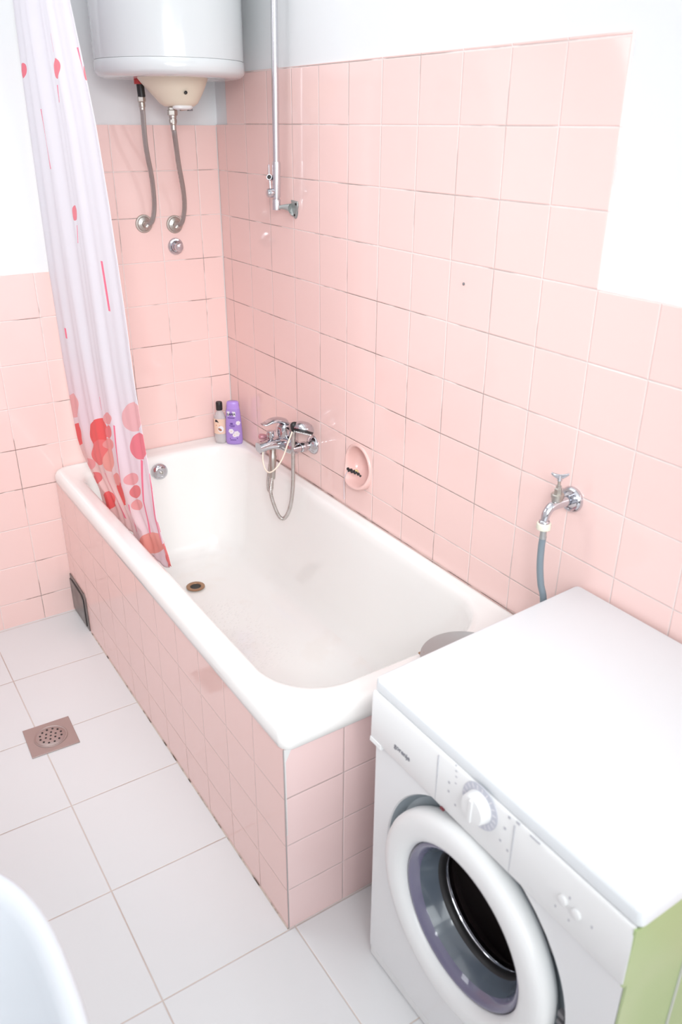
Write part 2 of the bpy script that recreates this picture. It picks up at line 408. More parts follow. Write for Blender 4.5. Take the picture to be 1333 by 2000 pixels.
# ------------------------------------------------------------------ floor drain
fd = thing('floor_drain', 'square pinkish steel floor drain with round perforated grate in the white floor', 'floor drain', (-.997, -.691, 0))
fr = Matrix.Rotation(math.radians(-2), 3, 'Z')
c0 = Vector((-.997, -.691, 0))
pl = [c0 + fr @ Vector((a * .0705, b * .0695, .0006)) for a, b in ((1, 1), (-1, 1), (-1, -1), (1, -1))]
obj('plate', prism(BM(), pl, (0, 0, .0032)), M['drain_plate'], fd, bev=.001)
gr = obj('grate', lathe(BM(), [(.050, .0038), (.050, .0052), (.048, .006), (.0465, .0052), (.044, .0046), (.042, .006), (.02, .0066), (.002, .0068)], c0, n=48), M['drain_plate'], fd)
bm = BM()
for rad, n, ph in ((.0, 1, 0), (.016, 6, .2), (.032, 12, .1)):
    for i in range(n):
        a = 2 * PI * i / n + ph; lathe(bm, [(.0032, .006), (.0032, .0073)], c0 + Vector((rad * math.cos(a), rad * math.sin(a), 0)), n=10)
obj('hole', bm, M['black'], gr)['kind'] = 'stuff'

# ------------------------------------------------------------------ shower curtain
EL = [(0, .0, 0)]
LE = [at(u, v, 'x', -.635) for u, v in ((15, -100), (25, 0), (45, 165), (70, 350), (95, 532), (122, 700), (140, 800), (157, 885), (173, 927), (183, 955), (194, 995))]
RE = [at(u, v, 'x', -.635) for u, v in ((127, -100), (141, 0), (167, 120), (193, 245), (219, 400), (249, 600), (268, 740), (288, 860), (306, 960), (321, 1060), (327, 1085), (330, 1110))]
def edge(E, z):
    E = sorted(((p.z, p.y) for p in E))
    if z <= E[0][0]: return E[0][1]
    for (a, ya), (b, yb) in zip(E, E[1:]):
        if z <= b: return ya + (yb - ya) * (z - a) / (b - a)
    return E[-1][1] + (E[-1][1] - E[-4][1]) / (E[-1][0] - E[-4][0]) * (z - E[-1][0]) * .6
CW, ZH, ZT = .72, .575, 2.26
CURT_EDGE = (edge, LE, RE)
def sz(u, v):
    p = at(u, v, 'x', -.64); return p.y, p.z
def curtain_mat():
    mt = mat('printed curtain fabric', (.85, .82, .86), .55); nt = X.nt
    uv = nt.nodes.new('ShaderNodeUVMap'); sp = nt.nodes.new('ShaderNodeSeparateXYZ'); nt.links.new(uv.outputs[0], sp.inputs[0])
    s, z = X(sp.outputs[0]), X(sp.outputs[1]); y_ = s
    base = mixc(z.sst(1.12, .80), (.90, .865, .915), (.95, .79, .85))
    base = mixc(z.sst(.84, .66) * y_.sst(-.85, -.35), base, (.95, .66, .64))
    G = srgb
    lite = lambda c: tuple(min(.95, v_ ** .8) for v_ in c)
    E = [(144, 792, 15, 24, G(255, 178, 180)), (258, 815, 22, 29, G(255, 186, 190)), (213, 817, 12, 12, G(255, 165, 168)),
         (271, 872, 20, 27, G(250, 122, 138)), (150.5, 849, 13, 22, G(255, 85, 88)), (192, 845, 17, 27, G(255, 85, 85)),
         (194, 884, 14, 25, G(252, 112, 112)), (214, 843, 8.5, 13, G(250, 115, 120)), (212, 868, 14, 12, G(255, 152, 150)),
         (212, 899, 11, 24, G(255, 160, 150)), (175, 907, 10, 13, G(250, 155, 158)), (184, 935, 10, 13, G(240, 110, 112)),
         (205, 979, 11, 18, G(250, 95, 95)), (235, 964, 12, 25, G(245, 75, 75)), (230, 936, 10, 13, G(255, 150, 145)),
         (257, 936, 10, 12, G(250, 165, 170)), (263, 961, 8.5, 13, G(240, 118, 122)), (265, 987, 8.5, 11, G(250, 160, 160)),
         (285, 1064, 21, 21, G(255, 160, 148)), (320, 1088, 16, 26, G(250, 125, 125)),
         (43, 138, 5.5, 15, G(255, 110, 130)), (114, 134, 9, 20, G(255, 122, 138)), (145, 416, 6.5, 15, G(255, 125, 140)), (169, 138, 6, 19, G(255, 120, 135))]
    for u, v, ru, rv, c in E:
        s0, z0 = sz(u, v); s1, z1 = sz(u + 1, v); s2, z2 = sz(u, v + 1)
        a, b_, c_, d_ = s1 - s0, s2 - s0, z1 - z0, z2 - z0; D = a * d_ - b_ * c_
        ds, dz = s - s0, z - z0
        p_ = (ds * (d_ / D / ru)) + (dz * (-b_ / D / ru)); q_ = (ds * (-c_ / D / rv)) + (dz * (a / D / rv))
        base = mixc((p_ * p_ + q_ * q_) < 1, base, lite(c))
    L = [(104, 65, 108, 102, .7), (113, 166, 115, 200, 1.3), (145, 92, 164, 168, 1.8), (82, 213, 104, 330, 1.6), (149, 440, 151, 475, .5), (197, 510, 212, 608, 1.5),
         (193, 775, 197, 800, 1.2), (271, 900, 282, 1045, 1.3), (229, 830, 245, 960, .9), (254, 985, 259, 1040, .9), (296, 925, 312, 1065, 1.3), (202, 925, 232, 1015, 1.4), (133, 640, 136, 660, 1.5), (311, 1020, 314, 1040, 1.4)]
    for u0, v0, u1, v1, w in L:
        s0, z0 = sz(u0, v0); s1, z1 = sz(u1, v1); sw, _ = sz(u0 + w, v0)
        ln = (z - z0) * ((s1 - s0) / (z1 - z0)) + s0
        k = ((s - ln).abs() < abs(sw - s0)) * (z > min(z0, z1)) * (z < max(z0, z1))
        base = mixc(k, base, srgb(255, 135, 165))
    setcol(base)
    b = nt.nodes['Principled BSDF']; tr = nt.nodes.new('ShaderNodeBsdfTranslucent'); mx = nt.nodes.new('ShaderNodeMixShader')
    nt.links.new(base, tr.inputs[0]); mx.inputs[0].default_value = .28
    nt.links.new(b.outputs[0], mx.inputs[1]); nt.links.new(tr.outputs[0], mx.inputs[2])
    nt.links.new(mx.outputs[0], nt.nodes['Material Output'].inputs[0])
    return mt
def fold(s, z):
    t = (ZT - z) / (ZT - ZH); k = .55 + .45 * t
    f = .0085 * math.sin(2 * PI * (2.3 * s + .12 + .2 * t)) + .0035 * math.sin(2 * PI * (6.3 * s + .4 + .25 * t)) + .0018 * math.sin(2 * PI * (11 * s + .3 * t + .1))
    f += -.013 * math.exp(-((s - .36 - .05 * t) / .05) ** 2)          # a deep crease left of the middle
    f += .007 * t * math.exp(-((s - .52 + .08 * t) / .05) ** 2)
    return f * k
cu = thing('shower_curtain', 'white shower curtain with pink and red dots, hanging inside the tub at its far end', 'shower curtain', (-.635, -.45, ZH))
bm = BM(); NS, NZ = 150, 130; uvl = bm.loops.layers.uv.new('UVMap'); V = []
for j in range(NZ + 1):
    row = []
    for i in range(NS + 1):
        s = i / NS; q_ = max(0, min(1, (s - .84) / .16)); zh = .524 + .050 * q_ * q_ * (3 - 2 * q_); z = zh + (ZT - zh) * (j / NZ) ** 1.1; l, r = edge(LE, z), edge(RE, z); low = max(0, min(1, (.72 - z) / .15))
        x = -.640 + fold(s, z) + .020 * low
        if z < .60: x = max(x, -.630)
        hem = 0
        yy = l + (r - l) * s + .004 * math.sin(2 * PI * (5 * s + .2)); row.append((bm.verts.new((x, yy, z + hem)), yy, z + hem))
    V.append(row)
for j in range(NZ):
    for i in range(NS):
        q = (V[j][i], V[j][i + 1], V[j + 1][i + 1], V[j + 1][i])
        f = bm.faces.new([p[0] for p in q])
        for lp, p in zip(f.loops, q): lp[uvl].uv = (p[1], p[2])
co_ = obj('fabric', bm, curtain_mat(), cu, auto=180)
sd = co_.modifiers.new('thick', 'SOLIDIFY'); sd.thickness = .0008
bm = BM(); yl, yr = edge(LE, ZT), edge(RE, ZT)
for i in range(8):
    yy = yl + (yr - yl) * (i + .5) / 8
    tube(bm, [Vector((-.64 + .02 * math.cos(a), yy, ZT + .012 + .026 * math.sin(a))) for a in [2 * PI * k / 20 for k in range(21)]], .0018, 6, caps=False)
obj('curtain_rings', bm, M['plastic'], cu)['kind'] = 'stuff'
bm = BM(); tube(bm, [(-.64, .006, ZT + .022), (-.64, FY, ZT + .022)], .012, 20)
tag(rebase(obj('curtain_rod', bm, M['rod']), (-.64, 0, ZT)), 'white curtain rod above the bathtub front edge carrying the shower curtain', 'curtain rod')

# ------------------------------------------------------------------ water heater
HX, HY, HR, HB = -.255, -.245, .217, 1.832
wh = thing('water_heater', 'white cylindrical electric water heater hung on the back wall above the tub', 'water heater', (HX, HY, HB))
bm = BM(); lathe(bm, [(HR, HB + .042), (HR, HB + .50), (HR - .006, HB + .515)], (HX, HY, 0), n=96)
obj('tank', bm, M['white_enamel'], wh, auto=50)
bm = BM(); lathe(bm, [(.10, HB - .001), (.15, HB - .003), (HR - .03, HB - .004), (HR - .012, HB), (HR - .002, HB + .006), (HR + .0015, HB + .012), (HR + .0015, HB + .0395), (HR - .0005, HB + .0415)], (HX, HY, 0), n=96)
obj('bottom_cover', bm, M['white_enamel'], wh, auto=50)
bm = BM(); prism(bm, [(HX - .12, -.04, HB + .1), (HX + .12, -.04, HB + .1), (HX + .12, -.04, HB + .14), (HX - .12, -.04, HB + .14)], (0, .044, 0))
obj('wall_bracket', bm, M['plastic'], wh)
bm = BM(); rings = []
for t in [i / 10 for i in range(11)]:
    z = HB + .004 - .080 * t; e = 1 - t ** 1.15
    rx = .050 + .057 * e; ry = .052 + .053 * e; cx = -.231 - .016 * e ** 1.5
    if t > .95: rx *= .88; ry *= .88
    rings.append([(cx + rx * math.cos(2 * PI * i / 48), HY + .01 + ry * math.sin(2 * PI * i / 48), z) for i in range(48)])
loft(bm, rings)
hub = obj('connection_cap', bm, M['cream'], wh, auto=60); hub['label'] = 'cream plastic cap under the tank'
o = at(363, 181, 'y', -.318)
obj('indicator_lamp', lathe(BM(), [(.0045, -.004), (.0045, .0035), (.002, .005)], o + Vector((0, .0, 0)), (-.15, -1, .15), 14), M['black'], hub)
zb = HB - .076
bm = BM(); lathe(bm, [(.018, zb + .006), (.021, zb + .002), (.021, zb - .005), (.016, zb - .009)], (-.232, HY - .018, 0), n=26, sq=(1, 1.5))
ins_ = obj('cable_plate', bm, M['plastic'], hub)
bm = BM(); tube(bm, [at(352, 213, 'y', -.26), at(366, 211, 'y', -.26)], .006, 10)
sv = obj('safety_valve', bm, M['old_chrome'], wh)
p = at(371, 211, 'y', -.262); bm = BM(); box(bm, p.x - .007, p.x + .007, p.y - .006, p.y + .006, p.z - .008, p.z + .008)
obj('valve_lever', bm, M['seam'], sv, bev=.001)
# outlet pipe stub with black sleeve and red collar
pa, pb = at(271, 158, 'y', -.16), at(277, 189, 'y', -.16)
bm = BM(); lathe(bm, [(.0135, 0), (.0135, .014), (.012, .018)], (pb.x - .006, pb.y, HB - .016), n=20); o = obj('hot_outlet_collar', bm, M['red'], wh); o['label'] = 'red collar of the hot outlet'
bm = BM(); tube(bm, [(pb.x - .002, pb.y, HB - .010), (pb.x - .001, pb.y, HB - .03), (pb.x, pb.y, pb.z)], .0115, 20); o = obj('hot_outlet_sleeve', bm, M['black'], wh); o['label'] = 'black insulating sleeve on the hot outlet'

# ------------------------------------------------------------------ braided hoses to the wall valves
def hose_set(name, label, path, nuts, fl):
    p0 = path[0]
    t = thing(name, label, 'hose', fl)
    obj('braided_tube', tube(BM(), smooth_path(path, 10), .0078, 16), M['braid'], t)
    bm = BM()
    for r, z0, z1 in nuts: lathe(bm, [(r * .85, z0), (r, z0 + .002), (r, z1 - .002), (r * .85, z1)], (p0.x, p0.y, 0), n=6 if r > .0115 else 20)
    obj('top_fitting', bm, M['old_chrome'], t, auto=30)
    w = Vector(fl)
    obj('wall_flange', lathe(BM(), [(.030, -.0005), (.030, .002), (.0285, .005), (.024, .0055), (.022, .009), (.014, .012), (.012, .013)], w, (0, -1, 0), 40), M['old_chrome'], t)
    e = path[-1]
    bm = BM(); tube(bm, smooth_path([w, w + Vector((0, -.022, 0)), w + Vector((.006, -.034, -.001)), Vector((e.x - .006, e.y, e.z - .006)), e], 6), .0092, 16)
    lathe(bm, [(.0125, .010), (.0125, .020), (.011, .022)], w, (0, -1, 0), 6)
    obj('elbow', bm, M['old_chrome'], t, auto=30)
    return t
f1 = at(281, 437, 'y', 0); f2 = at(341, 438, 'y', 0); f3 = at(343, 481, 'y', 0)
pth = [at(277, 200, 'y', -.16), at(279, 220, 'y', -.155), at(285, 285, 'y', -.13), at(297, 350, 'y', -.085), at(301.5, 400, 'y', -.055), at(298, 430, 'y', -.045), at(289, 440, 'y', -.036)]
p = pth[0]
h1 = hose_set('connector_hose', 'left braided steel hose from black heater outlet down to a wall flange', pth, [(.0125, p.z + .001, p.z + .016), (.010, p.z - .014, p.z + .002), (.0085, p.z - .022, p.z - .012)], f1)
pth = [at(339, 248, 'y', -.225), at(342, 268, 'y', -.215), at(349, 320, 'y', -.16), at(358, 370, 'y', -.10), at(360.5, 405, 'y', -.065), at(356, 433, 'y', -.05), at(347, 441, 'y', -.036)]
p = pth[0]; ztop = at(338, 207, 'y', -.24).z
h2 = hose_set('connector_hose', 'right braided steel hose from cream heater cap down to a wall flange', pth,
              [(.0125, ztop - .012, zb - .001), (.0155, ztop - .026, ztop - .010), (.0115, ztop - .034, ztop - .024), (.0105, p.z + .006, ztop - .032), (.012, p.z + .010, p.z + .022), (.0085, p.z - .010, p.z + .012)], f2)
h1['group'] = h2['group'] = 'braided hoses of the water heater'
kn = thing('stop_valve', 'round chrome stop valve knob on the back wall below the right hose flange', 'valve', f3)
obj('flange', lathe(BM(), [(.0285, -.0005), (.0285, .003), (.026, .007), (.020, .008), (.018, .006)], f3, (0, -1, 0), 40), M['chrome'], kn)
obj('knob', lathe(BM(), [(.018, .003), (.0185, .012), (.016, .016), (.0145, .017), (.0145, .036), (.012, .040), (.006, .041)], f3, (0, -1, 0), 14), M['chrome'], kn)

# ------------------------------------------------------------------ riser rail on the right wall
pt, pm, pb = Vector((-.042, -.5065, 2.10)), Vector((-.042, -.4905, 1.56)), Vector((-.042, -.4865, 1.478))
rl = thing('riser_rail', 'slim chrome shower riser rail standing off the right wall', 'shower rail', (-.042, -.487, 1.478))
ptop = pt + (pt - pm) * .42
obj('pole', tube(BM(), [pb, pm, pt, ptop], .0098, 24), M['pipe'], rl)
bm = BM(); d_ = (pm - pb).normalized()
lathe(bm, [(.0125, .03), (.0125, .125), (.0115, .13)], pb, d_, 24); lathe(bm, [(.0128, -.006), (.0128, .022), (.0118, .024)], pb, d_, 24)
obj('sleeve', bm, M['pipe'], rl, auto=30)
kc = at(529, 377, 'x', -.06)
bm = BM(); lathe(bm, [(.006, -.028), (.009, -.012), (.0125, -.008), (.0135, 0), (.0125, .010), (.008, .0125)], kc, (kc - Vector((-.042, -.489, kc.z))).normalized(), 26)
obj('clamp_knob', bm, M['chrome'], rl)
hk = at(527, 347, 'x', -.06); ht = at(525, 327, 'x', -.06)
bm = BM(); lathe(bm, [(.0055, -.016), (.0055, -.012), (.0085, -.008), (.0085, .006), (.0065, .006)], hk, (-.55, -.6, .3), 22)
box(bm, ht.x - .0015, ht.x + .0015, ht.y - .003, ht.y + .003, hk.z + .004, ht.z + .008)
tube(bm, [hk + Vector((0, 0, -.006)), kc + Vector((0, 0, .010))], .0028, 8)
ho = obj('holder', bm, M['chrome'], rl)
obj('holder_opening', lathe(BM(), [(.0062, .004), (.0062, .0066)], hk, (-.55, -.6, .3), 22), M['dark'], ho)
# cast bracket flaring to a wall plate
bm = BM(); rings = []
A = pb + Vector((.0, -.006, 0)); B_ = Vector((-.0005, -.530, 1.474))
for t in [i / 12 for i in range(13)]:
    c = A.lerp(B_, t); c.z += .006 * math.sin(PI * t); hz = .0055 + .018 * t ** 2.4; hw = .004 + .012 * t ** 2; cz = c.z - .004 * t
    dr_ = (B_ - A).normalized(); sx = Vector((-dr_.y, dr_.x, 0)).normalized()
    if t > .6: sx = sx.lerp(Vector((0, -1, 0)), (t - .6) / .4).normalized()
    rings.append([Vector((c.x, c.y, cz)) + sx * hw * math.cos(a) + Vector((0, 0, hz * math.sin(a))) for a in [2 * PI * k / 20 for k in range(20)]])
loft(bm, rings)
br = obj('wall_bracket', bm, M['cast'], rl); br['label'] = 'grey cast bracket flaring to the wall'
bm = BM(); prism(bm, [(-.0004, -.510, 1.500), (-.0004, -.548, 1.498), (-.0004, -.551, 1.485), (-.0004, -.536, 1.450), (-.0004, -.528, 1.450)], (-.004, 0, 0))
obj('wall_plate', bm, M['cast'], br, bev=.001)
for a, b in ((-.541, 1.490), (-.532, 1.458)): obj('screw', lathe(BM(), [(.0035, 0), (.0035, .002)], (-.0044, a, b), (-1, 0, 0), 10), M['dark'], br)

# ------------------------------------------------------------------ bath mixer
mx = thing('bath_mixer', 'chrome single-lever bath mixer tap on the right wall above the tub', 'tap', (0, -.55, .738))
MC = Vector((-.072, -.553, .738))
f4 = Vector((0, -.624, .738)); f5 = Vector((0, -.476, .738))
for w in (f4, f5):
    obj('wall_flange', lathe(BM(), [(.033, -.0005), (.0335, .002), (.031, .008), (.024, .014), (.017, .019), (.015, .022)], w, (-1, 0, 0), 44), M['chrome'], mx)
for w in (f4, f5):
    bm = BM(); lathe(bm, [(.0125, .018), (.0125, .032), (.0165, .033), (.0175, .036), (.0175, .050), (.016, .053), (.0135, .054), (.0135, .085)], w, (-1, 0, 0), 28)
    obj('wall_union', bm, M['chrome'], mx, auto=30)
bm = BM(); tube(bm, smooth_path([(-.066, -.478, .738), (-.072, -.500, .740), MC, (-.072, -.606, .740), (-.066, -.628, .738)], 8), lambda t: .0195 + .009 * math.sin(PI * t), 26)
body = obj('valve_body', bm, M['chrome'], mx)
# spout: broad flat body thinning to the tip
bm = BM(); rings = []
st, se = Vector((-.068, -.553, .728)), at(505, 875, 'y', -.548)
for t in [i / 14 for i in range(15)]:
    c = st.lerp(se, t); c.z += .010 * math.sin(PI * t); w = .024 - .003 * t; h = .021 - .0075 * t + .003 * t ** 4
    rings.append([c + Vector((0, w * math.copysign(abs(math.cos(a)) ** .7, math.cos(a)), h * math.copysign(abs(math.sin(a)) ** .7, math.sin(a)))) for a in [2 * PI * k / 28 for k in range(28)]])
loft(bm, rings); lathe(bm, [(.0125, -.022), (.0125, -.008), (.010, -.006)], se + Vector((.016, 0, 0)), (0, 0, 1), 22)
obj('spout', bm, M['chrome'], mx, auto=50)
dv = st.lerp(se, .55) + Vector((0, 0, .020))
bm = BM(); lathe(bm, [(.012, -.006), (.013, 0), (.0075, .003), (.0075, .010), (.0115, .013), (.0125, .020), (.0125, .032), (.010, .036)], dv, (0, 0, 1), 20)
obj('diverter_knob', bm, M['chrome'], mx, auto=30)
bm = BM(); lathe(bm, [(.024, .008), (.0275, .016), (.0275, .026), (.026, .028), (.0275, .030), (.0275, .052), (.025, .062), (.016, .070)], MC + Vector((.004, 0, 0)), (-.08, 0, 1), 40)
obj('cartridge_housing', bm, M['chrome'], mx, auto=30)
lt = at(512, 829, 'y', -.553); l0 = MC + Vector((.012, 0, .068))
bm = BM(); rings = []
for t in [i / 16 for i in range(17)]:
    c = l0.lerp(lt, t); c.z = l0.z + (lt.z - l0.z) * t + .012 * math.sin(PI * min(1, t * 1.15)) ; w = .022 * (1 - t) ** .5 + .009 * t + .001; h = .010 * (1 - t) + .0032
    if t == 0: w *= .6; h *= .5
    rings.append([c + Vector((0, w * math.cos(a), h * math.sin(a))) for a in [2 * PI * k / 26 for k in range(26)]])
loft(bm, rings)
obj('lever', bm, M['chrome'], mx)
pk = at(508, 853, 'y', -.520)
bm = BM(); lathe(bm, [(.004, -.028), (.0075, -.022), (.010, -.010), (.010, 0), (.006, .004)], pk, (-1, .2, .1), 18)
o = obj('side_button', bm, mat('pinkish chrome', (.62, .32, .36), .25, .6), mx); o['label'] = 'pinkish button at the far side'
# outlet for the hose under the body
ou = at(533, 888, 'y', -.535)
bm = BM(); lathe(bm, [(.0085, -.085), (.0095, -.080), (.0125, -.022), (.0135, -.006), (.0115, 0), (.0115, .024)], ou, (.10, .1, 1), 20)
obj('hose_outlet', bm, M['old_chrome'], mx, auto=30)

# hand shower resting on top of the mixer
hc = at(592, 838, 'y', -.640)
hs = thing('hand_shower', 'small chrome hand shower head resting on top of the bath mixer', 'shower head', hc)
dn = Vector((.42, .22, 1)).normalized()
obj('head', lathe(BM(), [(.0375, -.004), (.0385, 0), (.0370, .005), (.033, .0135), (.025, .0205), (.013, .0250), (.002, .026)], hc, dn, 44), M['chrome'], hs)
fc = obj('spray_face', lathe(BM(), [(.033, -.012), (.0355, -.010), (.0365, -.003), (.030, -.001)], hc, dn, 44), M['black'], hs); fc['label'] = 'dark grey spray face with small nozzles'
bm = BM(); a, u, v = frame(dn)
for rad, n in ((.012, 8), (.022, 14), (.030, 20)):
    for i in range(n):
        q = 2 * PI * i / n; lathe(bm, [(.0012, -.016), (.0014, -.011)], hc + u * rad * math.cos(q) + v * rad * math.sin(q), dn, 6)
obj('nozzles', bm, M['plastic'], fc)['kind'] = 'stuff'
he = at(574, 842, 'y', -.632)
h0 = at(573, 829, 'y', -.634)
bm = BM(); tube(bm, smooth_path([hc + Vector((.0, .01, .008)), h0, he], 6), lambda t: .0095 - .0025 * t, 18)
obj('handle', bm, M['black'], hs)
# its metal hose: down, round and back up
sh = [he + Vector((0, 0, .004)), at(573, 870, 'y', -.628), at(573, 910, 'y', -.625), at(572, 955, 'y', -.620), at(567, 990, 'y', -.612), at(558, 1010, 'y', -.600), at(549, 1012, 'y', -.590), at(540, 998, 'y', -.580), at(531, 972, 'y', -.566),
      at(529, 955, 'y', -.560), ou + Vector((-.0075, -.0075, -.075))]
t = thing('shower_hose', 'ribbed steel shower hose looping below the bath mixer', 'hose', sh[6])
obj('hose_tube', tube(BM(), smooth_path(sh, 10), .0063, 12, rib=.10, pitch=.0042), M['steel'], t, auto=25)
sh2 = [at(529, 896, 'y', -.51), at(525, 925, 'y', -.51), at(523.5, 948, 'y', -.51), at(526, 959, 'y', -.515), at(531, 955, 'y', -.525), at(532, 935, 'y', -.535)]
obj('hose_end', tube(BM(), smooth_path(sh2, 8), .0052, 12, rib=.08, pitch=.0042), M['steel'], t, auto=25)
# ivory cord looped over it
cdp = [at(571, 843, 'y', -.645), at(563, 865, 'y', -.645), at(553, 893, 'y', -.64), at(541, 913, 'y', -.635), at(528, 922.5, 'y', -.62), at(519, 917, 'y', -.60), at(514, 900, 'y', -.58), at(514, 880, 'y', -.56)]
tag(rebase(obj('rubber_cord', tube(BM(), smooth_path(cdp, 8), .0026, 10), M['ivory_cord']), cdp[4]), 'thin ivory cord looped from the hand shower to the mixer spout', 'cord')

# ------------------------------------------------------------------ soap dish
sd_ = thing('soap_dish', 'pink ceramic soap dish built into the tiled right wall', 'soap dish', (0, DY, DZ))
def el(x, ry, rz, dz=0, n=64, lip=0):
    out = []
    for i in range(n):
        a = 2 * PI * i / n; c, s_ = math.cos(a), math.sin(a); k = max(0, -s_) ** 1.3
        if s_ < 0: c = math.copysign(abs(c) ** .72, c); s_ = -abs(s_) ** .85
        out.append((x - lip * k, DY + ry * c, DZ + dz + rz * s_))
    return out
bm = BM(); rings = [el(.0, .0705, .072), el(-.003, .070, .0715, lip=.006), el(-.0055, .0675, .0695, lip=.016), el(-.0065, .0640, .0665, lip=.022), el(-.0055, .0615, .0635, lip=.023, dz=.001),
                    el(-.002, .0595, .0605, lip=.020, dz=.002), el(.004, .0575, .0570, lip=.010, dz=.003), el(.018, .055, .052, dz=.004), el(.032, .050, .044, dz=.006), el(.043, .038, .032, dz=.008), el(.048, .018, .014, dz=.010), el(.049, .004, .003, dz=.010)]
loft(bm, rings, False, True)
obj('bowl', bm, M['dish'], sd_, auto=180)
p0 = at(679, 917, 'x', -.030); p1 = at(704, 929, 'x', -.026)
bm = BM(); pts = []
for i in range(15):
    t_ = i / 14; c = p0.lerp(p1, t_); c.z += .0035 * math.sin(i * 2.1) + .002; c.x += .002 * math.cos(i * 1.7); ball(bm, c, .0036 + .0012 * (i % 3 == 0), 6)
    pts.append(c)
tube(bm, pts, .0018, 6)
tag(rebase(obj('bead_chain', bm, M['black']), pts[7]), 'small black beaded chain lying on the lip of the soap dish', 'chain')
ys = at(696, 921, 'x', -.018); bm = BM(); lathe(bm, [(.003, -.006), (.0075, -.004), (.008, .001), (.005, .005), (.001, .006)], ys, (0, 0, 1), 16)
tag(rebase(obj('soap_piece', bm, M['yellow']), ys), 'small yellow piece of soap behind the black chain in the soap dish', 'soap')
c0_ = at(679, 921, 'x', -.032); cp = [c0_ + Vector((.008, 0, .001)), c0_, at(674, 932, 'x', -.028), at(672.5, 945, 'x', -.016), at(672.5, 975, 'x', -.010)]
tag(rebase(obj('hanging_cord', tube(BM(), smooth_path(cp, 6), .0014, 8), M['lilac_cord']), cp[-1]), 'thin pale cord hanging from the soap dish towards the tub rim', 'cord')

# ------------------------------------------------------------------ washing machine tap and supply hose
wt = thing('wall_tap', 'chrome wall tap with wing handle above the washing machine', 'tap', (0, -1.730, .964))
F6 = Vector((0, -1.730, .964))
obj('wall_flange', lathe(BM(), [(.0285, -.0005), (.030, .003), (.029, .009), (.025, .013), (.021, .012), (.0185, .008), (.015, .008)], F6, (-1, 0, 0), 48), M['chrome'], wt)
bm = BM(); lathe(bm, [(.0105, .005), (.0115, .012), (.0115, .030), (.0105, .034), (.0105, .040)], F6, (-1, 0, 0), 28)
tube(bm, smooth_path([(-.036, -1.730, .964), (-.052, -1.730, .964), (-.068, -1.730, .961), (-.080, -1.730, .949), (-.084, -1.730, .933)], 8), lambda q: .0125 - .0035 * q, 24)
lathe(bm, [(.0095, .0), (.0120, -.003), (.0125, -.007)], (-.084, -1.730, .9345), (0, 0, 1), 24)
obj('body', bm, M['chrome'], wt, auto=60)
bm = BM(); T = Vector((-.052, -1.730, .968))
lathe(bm, [(.0115, .004), (.0125, .006), (.0125, .0125), (.0145, .0135), (.0145, .020), (.0125, .022)], T, n=28)
obj('bonnet', bm, M['old_chrome'], wt, auto=30)
bm = BM(); lathe(bm, [(.0085, .021), (.0085, .033), (.006, .035), (.0065, .040)], T, n=6)
lathe(bm, [(.0035, .035), (.0035, .056)], T, n=12)
o = obj('stem', bm, M['old_chrome'], wt, auto=30); o['label'] = 'dull brassy valve stem'
bm = BM(); A_ = T + Vector((0, 0, .060)); ax = Vector((.5, -.85, .12)).normalized()
rings = []
for q in [i / 12 * 2 - 1 for i in range(13)]:
    c = A_ + ax * .019 * q + Vector((0, 0, .008 * abs(q) ** 1.3)); w = .0042 + .0028 * abs(q) if abs(q) < .95 else .004; h = .0065 * (1 - .55 * abs(q))
    px = Vector((ax.y, -ax.x, 0)).normalized()
    rings.append([c + px * w * math.cos(a) * .6 + Vector((0, 0, h * math.sin(a))) for a in [2 * PI * k / 14 for k in range(14)]])
loft(bm, rings); lathe(bm, [(.0055, -.008), (.006, 0), (.003, .004)], A_, n=14)
obj('wing_handle', bm, M['chrome'], wt)
sp = thing('supply_hose', 'blue-grey water supply hose from the wall tap down behind the washing machine', 'hose', (-.084, -1.730, .90))
N0 = Vector((-.084, -1.730, 0))
bm = BM(); rings = []
for z, r in ((.9280, .0135), (.9265, .0150), (.914, .0155), (.9125, .0145)):
    rings.append([N0 + Vector((r * (1 + .05 * (k % 2)) * math.cos(2 * PI * k / 24), r * (1 + .05 * (k % 2)) * math.sin(2 * PI * k / 24), z)) for k in range(24)])
loft(bm, rings); o = obj('nut', bm, M['cream_nut'], sp, auto=40); o['label'] = 'cream plastic nut'
bm = BM(); tube(bm, [N0 + Vector((.001, 0, .915)), N0 + Vector((.002, 0, .890))], .0072, 20); lathe(bm, [(.0078, .8885), (.0080, .890), (.0078, .894)], N0 + Vector((.002, 0, 0)), n=20)
o = obj('ferrule', bm, M['tin'], sp); o['label'] = 'crimped grey ferrule'
hp = [N0 + Vector((.002, 0, .892)), at(1058, 1070, 'x', -.080), at(1055.5, 1105, 'x', -.078), at(1057, 1140, 'x', -.076), at(1062, 1175, 'x', -.073), Vector((-.066, -1.748, .62)), Vector((-.06, -1.745, .4))]
obj('tube', tube(BM(), smooth_path(hp, 8), .0077, 18), M['grey_rubber'], sp)

# ------------------------------------------------------------------ washing machine
WX0, WX1, WY0, WY1, WZ = -.588, -.012, -2.42, -1.815, .775
wm = thing('washing_machine', 'white front-loading washing machine with a green reflection painted on its side, right of the bathtub', 'washing machine', (-.30, -2.115, 0))
DC = Vector((0, -2.103, .412)); ZF = .634; FXX = WX0 - .011
